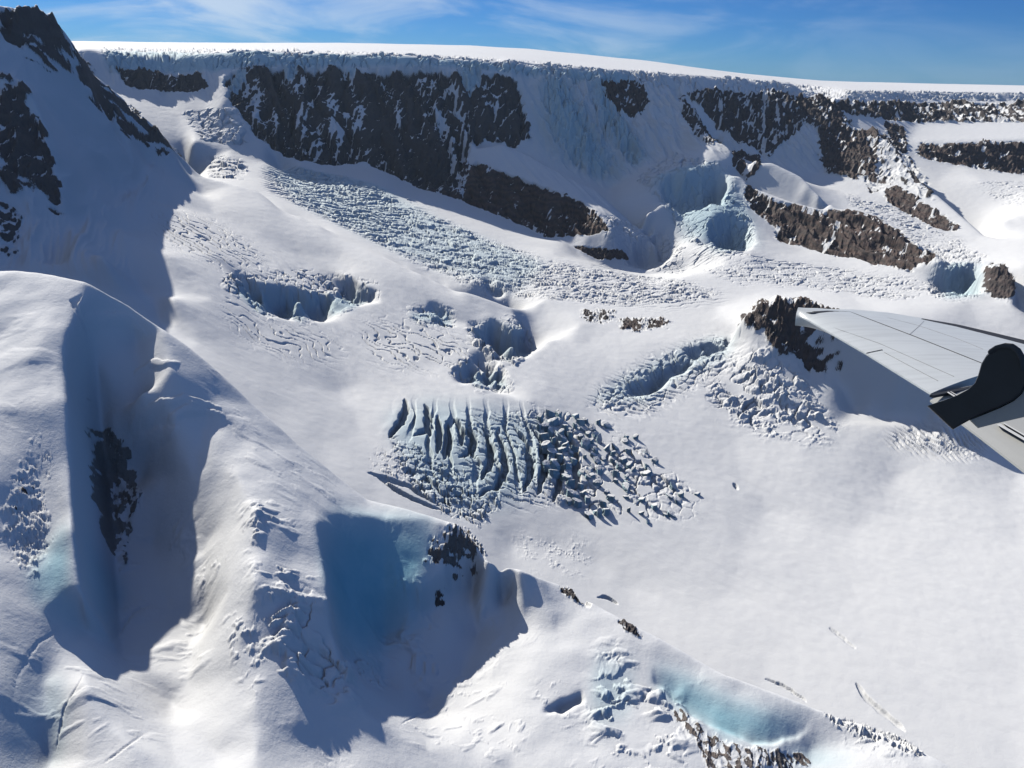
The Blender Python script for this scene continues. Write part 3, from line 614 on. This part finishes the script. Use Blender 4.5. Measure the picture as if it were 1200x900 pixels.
# ------------------------------------------------------------------ materials
def new_mat(name):
    m = bpy.data.materials.new(name); m.use_nodes = True; nt = m.node_tree
    return m, nt, nt.nodes['Principled BSDF']
def nd(nt, t, **kw):
    n = nt.nodes.new(t)
    for k, v in kw.items():
        if hasattr(n, k): setattr(n, k, v)
        else: n.inputs[k].default_value = v
    return n
def land_material():
    m, nt, b = new_mat('snow_rock_and_ice'); L = nt.links.new
    at = nd(nt, 'ShaderNodeAttribute', attribute_name='cover'); sp = nd(nt, 'ShaderNodeSeparateColor'); L(at.outputs['Color'], sp.inputs[0])
    tc = nd(nt, 'ShaderNodeNewGeometry')
    def noise(scale, det=4, rough=.55):
        n = nd(nt, 'ShaderNodeTexNoise'); n.inputs['Scale'].default_value = scale; n.inputs['Detail'].default_value = det; n.inputs['Roughness'].default_value = rough
        L(tc.outputs['Position'], n.inputs['Vector']); return n
    def math_(op, a, b_=None):
        n = nd(nt, 'ShaderNodeMath', operation=op)
        for i, v in enumerate((a, b_)):
            if v is None: continue
            if isinstance(v, (int, float)): n.inputs[i].default_value = v
            else: L(v, n.inputs[i])
        return n.outputs[0]
    def mixc(f, a, b_):
        n = nd(nt, 'ShaderNodeMix', data_type='RGBA')
        if isinstance(f, float): n.inputs[0].default_value = f
        else: L(f, n.inputs[0])
        for s_, v in ((6, a), (7, b_)):
            if isinstance(v, tuple): n.inputs[s_].default_value = (*v, 1)
            else: L(v, n.inputs[s_])
        return n.outputs[2]
    n0 = noise(1.3, 5, .7); n1, n2, n3 = noise(.35, 6, .65), noise(.05, 7, .65), noise(.012, 3)
    # snow: faint old-snow greys
    snow = mixc(n3.outputs[0], (.85, .86, .875), (.885, .89, .895))
    icec = mixc(n2.outputs[0], (.20, .53, .66), (.42, .71, .80))
    sn = mixc(sp.outputs[1], snow, icec)
    dark = mixc(n2.outputs[0], (.042, .046, .056), (.12, .118, .12)); brown = mixc(n2.outputs[0], (.095, .054, .045), (.20, .128, .105))
    wv = nd(nt, 'ShaderNodeTexWave', wave_type='BANDS', bands_direction='Z'); wv.inputs['Scale'].default_value = .012; wv.inputs['Distortion'].default_value = 9; wv.inputs['Detail'].default_value = 4; wv.inputs['Detail Scale'].default_value = 1.2
    L(tc.outputs['Position'], wv.inputs['Vector'])
    brown = mixc(wv.outputs['Fac'], brown, (.075, .055, .05)); dark = mixc(math_('MULTIPLY', wv.outputs['Fac'], .6), dark, (.10, .085, .08))
    rk = mixc(sp.outputs[2], dark, brown); rk = mixc(at.outputs['Alpha'], rk, mixc(n1.outputs[0], (.22, .20, .185), (.62, .56, .50))); rk = mixc(math_('MULTIPLY', n1.outputs[0], .5), rk, (.13, .12, .115))
    f = math_('ADD', sp.outputs[0], math_('MULTIPLY', math_('SUBTRACT', n1.outputs[0], .5), .9))
    mr = nd(nt, 'ShaderNodeMapRange', interpolation_type='SMOOTHSTEP'); L(f, mr.inputs[0]); mr.inputs[1].default_value = .35; mr.inputs[2].default_value = .6
    gate = math_('MULTIPLY', mr.outputs[0], math_('GREATER_THAN', sp.outputs[0], .02))
    L(mixc(gate, sn, rk), b.inputs['Base Color'])
    b.inputs['Roughness'].default_value = .75; b.inputs['Specular IOR Level'].default_value = .25
    h = math_('ADD', math_('ADD', math_('MULTIPLY', n0.outputs[0], .16), math_('MULTIPLY', n1.outputs[0], math_('ADD', .42, math_('MULTIPLY', gate, 1.6)))), math_('MULTIPLY', n2.outputs[0], math_('ADD', 1.2, math_('MULTIPLY', gate, 9.0))))
    bp = nd(nt, 'ShaderNodeBump'); bp.inputs['Strength'].default_value = .6; bp.inputs['Distance'].default_value = 1.0; L(h, bp.inputs['Height']); L(bp.outputs[0], b.inputs['Normal'])
    return m
M_LAND = land_material()
for ob in LAND: ob.data.materials.append(M_LAND)


# ------------------------------------------------------------------ seracs of the central icefall: each block its own object
COL = bpy.context.scene.collection
def zat(x, y):
    a = math.atan2(x, y); l = math.log(math.hypot(x, y))
    return float(lookup(np.array([a]), np.array([l]))[0])
def serac_mesh(r0, h, rg):
    """broken ice block: leaning prism with a tilted, slightly domed snow top"""
    n = int(rg.integers(5, 8)); ang = np.sort((np.arange(n)+rg.uniform(-.3, .3, n))/n*2*math.pi)
    rad = r0*rg.uniform(.75, 1.2, n); sx = rg.uniform(.75, 1.25)
    lean = rg.normal(0, .16*r0, 2); tl = rg.normal(0, .38, 2)+np.array([.1, .12])
    m = 4
    pts = []
    for i in range(n):
        for k in range(m):
            t = k/m; j = (i+1) % n
            p = np.array([math.cos(ang[i])*rad[i], math.sin(ang[i])*rad[i]])*(1-t)+np.array([math.cos(ang[j])*rad[j], math.sin(ang[j])*rad[j]])*t
            pts.append(p*[sx, 1/sx])
    pts = np.array(pts); N_ = len(pts)
    V, F = [], []
    lev = [(-.9, 1.06), (0., 1.), (.35, .96), (.7, .93), (.93, .9), (1., .84), (1.04, .55), (1.06, .25)]
    for (u, sc_) in lev:
        jit = rg.normal(0, .035*r0, (N_, 2)) if 0 < u < 1 else rg.normal(0, .015*r0, (N_, 2))
        q = pts*sc_+lean*max(u, 0)+jit
        zz = np.where(u <= 0, u*h*.9, u*h*(1+0*q[:, 0])+max(u, 0)*(q@tl)) + rg.normal(0, .018*h, N_)*(u > 0)
        V += [(float(a_), float(b_), float(c_)) for (a_, b_), c_ in zip(q, zz)]
    for L_ in range(len(lev)-1):
        for i in range(N_):
            F.append((L_*N_+i, L_*N_+(i+1) % N_, (L_+1)*N_+(i+1) % N_, (L_+1)*N_+i))
    c_ = len(V); V.append((float(lean[0]), float(lean[1]), h*1.06)); k0 = (len(lev)-1)*N_
    for i in range(N_): F.append((k0+i, k0+(i+1) % N_, c_))
    me = bpy.data.meshes.new('serac'); me.from_pydata(V, [], F); me.update()
    at = me.attributes.new('cover', 'FLOAT_COLOR', 'POINT')
    cv = np.zeros((len(V), 4), np.float32); cv[:5*N_, 1] = .6
    at.data.foreach_set('color', cv.ravel()); me.materials.append(M_LAND); return me
rs = np.random.default_rng(21)
SER = []
FIELD = [hit(*p) for p in dens([(628,486),(660,486),(700,494),(742,510),(775,542),(812,570),(850,604),(800,616),(740,614),(690,606),(655,590),(640,545)], 6, True)]
gx = np.arange(-400, 900, 24.0)
cands = []
for i_, x_ in enumerate(gx):
    for y_ in np.arange(1100, 2100, 27.0):
        c_, s_ = math.cos(.35), math.sin(.35); xx = x_+rs.uniform(-8, 8); yy = y_+rs.uniform(-9, 9)+(i_ % 2)*14
        wx_, wy_ = xx*c_-(yy-1500)*s_, xx*s_+(yy-1500)*c_+1500
        a_, l_ = math.atan2(wx_, wy_), .5*math.log(wx_**2+wy_**2)
        if inpoly(FIELD, np.array([a_]), np.array([l_]))[0]: cands.append((wx_, wy_, a_))
av = [c[2] for c in cands]; a_lo, a_hi = min(av), max(av)
for wx_, wy_, a_ in cands:
    t_ = (a_-a_lo)/(a_hi-a_lo)
    if rs.random() < .10+.78*t_*t_+.05*t_: continue
    r0 = rs.uniform(7.5, 13)*(1-.42*t_)*rs.choice([.7, 1, 1, 1.15]); h = rs.uniform(7, 15)*(1-.5*t_)
    o = bpy.data.objects.new('serac', serac_mesh(r0, h, rs)); COL.objects.link(o)
    o.location = (wx_, wy_, zat(wx_, wy_)-1.0); o.rotation_euler = (0, 0, rs.uniform(0, 6.28))
    tag(o, 'broken block of white and pale blue ice in the crevassed icefall mid valley', 'ice block', 'ice blocks of the central icefall'); SER.append(o)
print('seracs', len(SER))

# ------------------------------------------------------------------ aircraft wing
def paint(name, col, rough=.4, metal=0., var=.06, scale=3., dirt=0.):
    m, nt, b = new_mat(name)
    n = nd(nt, 'ShaderNodeTexNoise'); n.inputs['Scale'].default_value = scale; n.inputs['Detail'].default_value = 6
    tc = nd(nt, 'ShaderNodeTexCoord'); nt.links.new(tc.outputs['Object'], n.inputs['Vector'])
    mx = nd(nt, 'ShaderNodeMix', data_type='RGBA'); nt.links.new(n.outputs[0], mx.inputs[0])
    mx.inputs[6].default_value = (*[c*(1-var) for c in col], 1); mx.inputs[7].default_value = (*[min(1, c*(1+var)) for c in col], 1)
    out = mx.outputs[2]
    if dirt:                                                     # streaks running aft over the skin
        mp = nd(nt, 'ShaderNodeMapping'); mp.inputs['Scale'].default_value = (.8, 9, 1); mp.inputs['Rotation'].default_value = (0, 0, .15); nt.links.new(tc.outputs['Object'], mp.inputs[0])
        n2 = nd(nt, 'ShaderNodeTexNoise'); n2.inputs['Scale'].default_value = 1.6; n2.inputs['Detail'].default_value = 8; nt.links.new(mp.outputs[0], n2.inputs['Vector'])
        r = nd(nt, 'ShaderNodeMapRange'); r.inputs[1].default_value = .45; r.inputs[2].default_value = .8; r.inputs[4].default_value = dirt; nt.links.new(n2.outputs[0], r.inputs[0])
        m2 = nd(nt, 'ShaderNodeMix', data_type='RGBA'); nt.links.new(r.outputs[0], m2.inputs[0]); nt.links.new(out, m2.inputs[6]); m2.inputs[7].default_value = (*[c*.55 for c in col], 1); out = m2.outputs[2]
    nt.links.new(out, b.inputs['Base Color']); b.inputs['Roughness'].default_value = rough; b.inputs['Metallic'].default_value = metal
    return m
M_WING = paint('wing_paint', (.66, .69, .70), .38, dirt=.35); M_PANEL = paint('wing_panel_blue', (.44, .52, .56), .5)
M_DARK = paint('nacelle_shaded_paint', (.016, .021, .028), .4, var=.35, scale=6.); M_BOOT = paint('rubber', (.035, .037, .042), .6)  # dark nacelle paint has the shade of its shadowed side put into the colour
M_GREY = paint('nacelle_bounce_grey', (.30, .31, .32), .5); M_SEAM = paint('seam_grey', (.38, .39, .39), .5); M_WHITE = paint('white_strip', (.75, .75, .73), .5); M_FLAP = paint('flap_paint', (.47, .475, .46), .5)  # nacelle grey: light reflected from the snow onto the belly, painted in as colour
HW = 3.0
def onwing(x, y, up=0.):
    d = hv(x, y); Rr = (HW-up)/-d[2]; return np.array([d[0]*Rr, d[1]*Rr, HC-HW+up])
def atR(x, y, Rr): return np.array([0, 0, HC])+hv(x, y)*Rr
wing = bpy.data.objects.new('aeroplane_wing', None); COL.objects.link(wing)
ORG = onwing(1150, 450); wing.location = ORG
tag(wing, 'light grey aeroplane wing with a dark engine nacelle reaching in from the right edge', 'aeroplane wing')
def part(name, V, F, mat, parent=None, smooth=False):
    me = bpy.data.meshes.new(name); me.from_pydata([tuple(np.asarray(v)-ORG) for v in V], [], F); me.update()
    import bmesh
    bm = bmesh.new(); bm.from_mesh(me); bmesh.ops.recalc_face_normals(bm, faces=bm.faces); bm.to_mesh(me); bm.free()
    if smooth: me.polygons.foreach_set('use_smooth', np.ones(len(me.polygons), bool))
    me.materials.append(mat); o = bpy.data.objects.new(name, me); COL.objects.link(o); o.parent = parent or wing; return o
def resample(pts, n):
    p = np.array(pts, float); c = np.r_[0, np.cumsum(np.hypot(*np.diff(p[:, :2], axis=0).T))]; t = np.linspace(0, c[-1], n)
    return np.stack([np.interp(t, c, p[:, k]) for k in range(p.shape[1])], 1)
def camber(t): return .10*4*t*(1-t)*(1-.5*t)          # 0 at the trailing edge, 1 at the leading edge
def slab(name, te, le, mat, n=30, m=14, t0=0., t1=1., thick=.16, lift=0., edge=.02, cam_=1.):
    """wing skin between two edge lines: cambered top, flatter underside, closed rim"""
    A = np.array([onwing(x, y) for x, y in resample(te, n)]); B = np.array([onwing(x, y) for x, y in resample(le, n)])
    V, F = [], []
    for side in (1, -1):
        for i in range(n):
            for k in range(m+1):
                t = k/m; p = A[i]*(1-t)+B[i]*t
                g = t0+(t1-t0)*t
                z = lift+cam_*camber(g) if side == 1 else lift-edge-thick*4*g*(1-g)
                V.append(p+np.array([0, 0, z]))
    w_ = m+1; off = n*w_
    for i in range(n-1):
        for k in range(m):
            a_, b_, c_, d_ = i*w_+k, i*w_+k+1, (i+1)*w_+k+1, (i+1)*w_+k
            F.append((a_, b_, c_, d_)); F.append((off+a_, off+d_, off+c_, off+b_))
    rim = [i*w_ for i in range(n)]+[(n-1)*w_+k for k in range(1, w_)]+[i*w_+m for i in range(n-2, -1, -1)]+[k for k in range(m-1, 0, -1)]
    for i in range(len(rim)):
        a_, b_ = rim[i], rim[(i+1) % len(rim)]; F.append((a_, b_, off+b_, off+a_))
    return part(name, V, F, mat, smooth=False)
def top_of(x, y, up=.004):
    """point on the cambered top skin seen at x, y"""
    te = resample(TE, 80); le = resample(LE, 80); z = 0.
    for _ in range(4):
        p = onwing(x, y, z); A = np.array([onwing(*q) for q in te]); B = np.array([onwing(*q) for q in le]); D = B-A
        s_ = ((p[None]-A)*D).sum(1)/(D*D).sum(1); dd = np.linalg.norm((A+D*s_[:, None]-p[None])[:, :2], axis=1); k = int(np.argmin(dd))
        z = camber(float(np.clip(s_[k], 0, 1)))
    return onwing(x, y, z+up)
TE = [(933,367.5),(945,374),(1090,462.5)]
LE = [(940,363.5),(1000,362),(1230,404)]
TE1 = [(933,368),(950,376.5),(1015,414),(1091,461)]
LE1 = [(936,365),(960,362),(1000,362.5),(1040,366),(1085,373.5),(1140,386),(1200,401),(1260,418)]
TE, LE = TE1, LE1
slab('wing_panel', TE1, LE1, M_WING, 80, 24)
def strip(name, pts, width, mat, up=.003, parent=None, n=24):
    P_ = np.array([top_of(x, y, up) for x, y in resample(pts, n)]); W_ = resample([(i, w__) for i, w__ in enumerate(width)], n)[:, 1] if isinstance(width, (list, tuple)) else np.full(n, width)
    T_ = np.gradient(P_, axis=0); S_ = np.cross(T_, [0, 0, 1]); S_ /= np.linalg.norm(S_, axis=1)[:, None]
    V = []; F = []
    for i in range(n):
        for sgn, dz in ((-1, 0), (1, 0), (1, -.02), (-1, -.02)): V.append(P_[i]+sgn*S_[i]*W_[i]/2+np.array([0, 0, dz]))
    for i in range(n-1):
        for k in range(4): a_, b_ = i*4+k, i*4+(k+1) % 4; F.append((a_, b_, b_+4, a_+4))
    F += [(0, 1, 2, 3), ((n-1)*4, (n-1)*4+1, (n-1)*4+2, (n-1)*4+3)]
    return part(name, V, F, mat, parent)
strip('hinge_seam', [(997,365.5),(1072,394),(1150,425)], .012, M_BOOT, up=.004)
strip('tip_seam', [(938,368),(952,365.8),(970,364.6),(997,365.2)], [.09, .06, .05, .02], M_BOOT)
strip('deice_boot', [(1080,373.4),(1120,381.5),(1160,391.5),(1203,402.5)], [.04, .16, .22, .26], M_BOOT, up=.006)
strip('aileron_gap', [(1015.5,413.5),(1034,409.6)], .014, M_BOOT, up=.004)
for q in ([(960,378),(1030,402),(1118,441)], [(1040,372),(1075,381),(1120,396),(1152,409)], [(1066,391.7),(1076,383),(1083,376)]):
    strip('panel_seam', q, .005, M_SEAM, up=.003)
strip('rivet_line', [(1036,412.5),(1062,426.5),(1099,446)], .006, M_SEAM, up=.003)

# flap behind the hinge, lower than the wing skin
slab('flap', [(1091.5,463.5),(1104,472.5),(1150,506),(1200,544),(1290,612)], [(1138,454.5),(1150,462),(1180,474),(1215,486),(1330,520)], M_FLAP, 24, 8, 0., .45, .06, -.05)
def fl(x, y, up): return onwing(x, y, -.05+up)
for q in ([(1109.5,459.5),(1111.5,459),(1120,464),(1118,465)], [(1113.5,458.8),(1114.6,458.6),(1122.5,463.2),(1121.3,463.6)],
          [(1168,497.5),(1172,496.4),(1204,515),(1201,516.6)], [(1175,495.8),(1177,495.4),(1205,511.5),(1204,512.8)]):
    t_ = [fl(x, y, .085) for x, y in q]; b_ = [fl(x, y, .06) for x, y in q]
    part('white_strip', t_+b_, [(0, 1, 2, 3), (7, 6, 5, 4), (0, 1, 5, 4), (1, 2, 6, 5), (2, 3, 7, 6), (3, 0, 4, 7)], M_WHITE)
t_ = [onwing(x, y, .03) for x, y in [(1090,462),(1141,451.5),(1139,454),(1128,457),(1094,463.4)]]; b_ = [p-np.array([0, 0, .03]) for p in t_]
part('flap_gap', t_+b_, [(0, 1, 2, 3, 4), (9, 8, 7, 6, 5)]+[(i, (i+1) % 5, 5+(i+1) % 5, 5+i) for i in range(5)], M_BOOT)
# nacelle: rounded body over the wing whose tail runs out to a wedge at the trailing edge
def loft(name, rings, mat, parent=None, smooth=True):
    V = [p for r_ in rings for p in r_]; n = len(rings[0]); F = []
    for i in range(len(rings)-1):
        for k in range(n): F.append((i*n+k, i*n+(k+1) % n, (i+1)*n+(k+1) % n, (i+1)*n+k))
    F += [tuple(range(n)), tuple(range((len(rings)-1)*n, len(rings)*n))[::-1]]
    return part(name, V, F, mat, parent, smooth)
NAC = [(1086,476),(1103,470.5),(1120,464),(1134,456.5),(1142,449),(1146,440),(1150,426),(1156,416),(1164,408),(1174,403.5),(1186,403.5),(1196,409),(1203,419),(1206,434),(1204,448),(1198,460),
       (1188,469),(1172,477),(1155,484),(1140,490.5),(1116,504)]
ring0 = [atR(x, y, 6.55) for x, y in NAC]
cen = np.mean(ring0, 0); dirn = cen-np.array([0, 0, HC]); dirn /= np.linalg.norm(dirn)
rings = []
for t, s_ in ((0, .94), (.012, .985), (.04, 1.), (.3, 1.), (.6, .97), (.75, .85)):
    rings.append([cen+(p-cen)*s_+dirn*t for p in ring0])
nac = loft('engine_nacelle', rings, M_DARK, smooth=False)
RIM = [(1161,412),(1168,407.5),(1177,405.2),(1186,406),(1193,411),(1198,420),(1200,432)]
P_ = [atR(x, y, 6.53) for x, y in RIM]
V, F = [], []
for i, p in enumerate(P_):
    for k in range(8):
        a_ = k*math.pi/4; V.append(p+np.array([0, 0, 1])*.022*math.sin(a_)+np.array([1, 0, 0])*.022*math.cos(a_))
for i in range(len(P_)-1):
    for k in range(8): F.append((i*8+k, i*8+(k+1) % 8, (i+1)*8+(k+1) % 8, (i+1)*8+k))
F += [tuple(range(8)), tuple(range((len(P_)-1)*8, len(P_)*8))]
part('exhaust_rim', V, F, M_BOOT, nac)
BEL = [(1136,492.5),(1155,485),(1172,478),(1188,470),(1198,461),(1205,448),(1240,440),(1260,470),(1230,482),(1200,489),(1165,497),(1146,502)]
r0_ = [atR(x, y, 6.6) for x, y in BEL]; c0 = np.mean(r0_, 0)
loft('nacelle_belly', [[c0+(p-c0)*s_+dirn*t for p in r0_] for t, s_ in ((0, .97), (.02, 1.), (.5, .97))], M_GREY, smooth=False)

# ------------------------------------------------------------------ camera, light
cam = bpy.data.cameras.new('camera'); co = bpy.data.objects.new('camera', cam); bpy.context.scene.collection.objects.link(co)
from mathutils import Matrix, Vector
M = Matrix(((cr[0], cu[0], -cf[0], 0), (cr[1], cu[1], -cf[1], 0), (cr[2], cu[2], -cf[2], HC), (0, 0, 0, 1)))
co.matrix_world = M
cam.sensor_width = 36; cam.lens = FPX/1200*36; cam.clip_start = .1; cam.clip_end = 200000
sc = bpy.context.scene; sc.camera = co
w = bpy.data.worlds.new('World'); sc.world = w; w.use_nodes = True
nt = w.node_tree; sky = nt.nodes.new('ShaderNodeTexSky'); sky.sky_type = 'NISHITA'; sky.sun_disc = False
sky.sun_elevation = math.radians(SUN_EL); sky.sun_rotation = math.radians(SUN_AZ)
sky.altitude = 3500; sky.air_density = 1.0; sky.dust_density = 0.0; sky.ozone_density = 5.0
# thin cirrus on the sky
tc = nt.nodes.new('ShaderNodeTexCoord'); mp = nt.nodes.new('ShaderNodeMapping')
mp.inputs['Rotation'].default_value = (0, math.radians(-24), math.radians(-20)); mp.inputs['Scale'].default_value = (2.6, 3, 12)
nz = nt.nodes.new('ShaderNodeTexNoise'); nz.inputs['Scale'].default_value = 1.6; nz.inputs['Detail'].default_value = 7; nz.inputs['Roughness'].default_value = .55
nz.inputs['Distortion'].default_value = .6
rm = nt.nodes.new('ShaderNodeMapRange'); rm.interpolation_type = 'SMOOTHSTEP'; rm.inputs[1].default_value = .43; rm.inputs[2].default_value = .66; rm.inputs[4].default_value = .8
mx = nt.nodes.new('ShaderNodeMix'); mx.data_type = 'RGBA'; mx.inputs[7].default_value = (14, 16, 18, 1)
nt.links.new(tc.outputs['Generated'], mp.inputs[0]); nt.links.new(mp.outputs[0], nz.inputs['Vector']); nt.links.new(nz.outputs[0], rm.inputs[0])
sx = nt.nodes.new('ShaderNodeSeparateXYZ'); nt.links.new(tc.outputs['Generated'], sx.inputs[0])
cl = nt.nodes.new('ShaderNodeMapRange'); cl.inputs[1].default_value = -.45; cl.inputs[2].default_value = .38; cl.inputs[3].default_value = 1; cl.inputs[4].default_value = .12; nt.links.new(sx.outputs[0], cl.inputs[0])
cm = nt.nodes.new('ShaderNodeMath'); cm.operation = 'MULTIPLY'; nt.links.new(rm.outputs[0], cm.inputs[0]); nt.links.new(cl.outputs[0], cm.inputs[1]); nt.links.new(cm.outputs[0], mx.inputs[0]); tint = nt.nodes.new('ShaderNodeMix'); tint.data_type = 'RGBA'; tint.blend_type = 'MULTIPLY'; tint.inputs[0].default_value = 1
tint.inputs[7].default_value = (.46, .90, 1.45, 1)          # clear polar air
nt.links.new(sky.outputs[0], tint.inputs[6]); nt.links.new(tint.outputs[2], mx.inputs[6]); nt.links.new(mx.outputs[2], nt.nodes['Background'].inputs[0])
nt.nodes['Background'].inputs[1].default_value = .05
sl = bpy.data.lights.new('sun', 'SUN'); sl.energy = 5; sl.angle = math.radians(.5); sl.color = (1, .95, .855)
so = bpy.data.objects.new('sun', sl); sc.collection.objects.link(so)
sd = Vector((math.sin(math.radians(SUN_AZ))*math.cos(math.radians(SUN_EL)), math.cos(math.radians(SUN_AZ))*math.cos(math.radians(SUN_EL)), math.sin(math.radians(SUN_EL))))
so.rotation_euler = sd.to_track_quat('Z', 'Y').to_euler()
sc.view_settings.view_transform = 'Standard'
sc.view_settings.exposure = -0.04
sc.cycles.diffuse_bounces = 0
print('script', time.time()-T0)

# ------------------------------------------------------------------ thin blue air
if True:
    m = bpy.data.materials.new('haze'); m.use_nodes = True; nt = m.node_tree; nt.nodes.remove(nt.nodes['Principled BSDF'])
    pv = nt.nodes.new('ShaderNodeVolumePrincipled'); pv.inputs['Color'].default_value = (.62, .8, 1, 1); pv.inputs['Density'].default_value = 0.8e-5; pv.inputs['Anisotropy'].default_value = .2
    nt.links.new(pv.outputs[0], nt.nodes['Material Output'].inputs['Volume'])
    me = bpy.data.meshes.new('haze'); zb, zt, E_ = float(Z.min())-1, float(max(Z.max(), HC))+12, 16500
    me.from_pydata([(x, y, z) for z in (zb, zt) for y in (-E_, E_) for x in (-E_, E_)], [], [(0, 2, 3, 1), (4, 5, 7, 6), (0, 1, 5, 4), (2, 6, 7, 3), (0, 4, 6, 2), (1, 3, 7, 5)])
    me.materials.append(m); hz = bpy.data.objects.new('haze', me); COL.objects.link(hz)
    tag(hz, 'thin pale blue haze filling the air over the whole valley', 'haze', None, 'stuff')
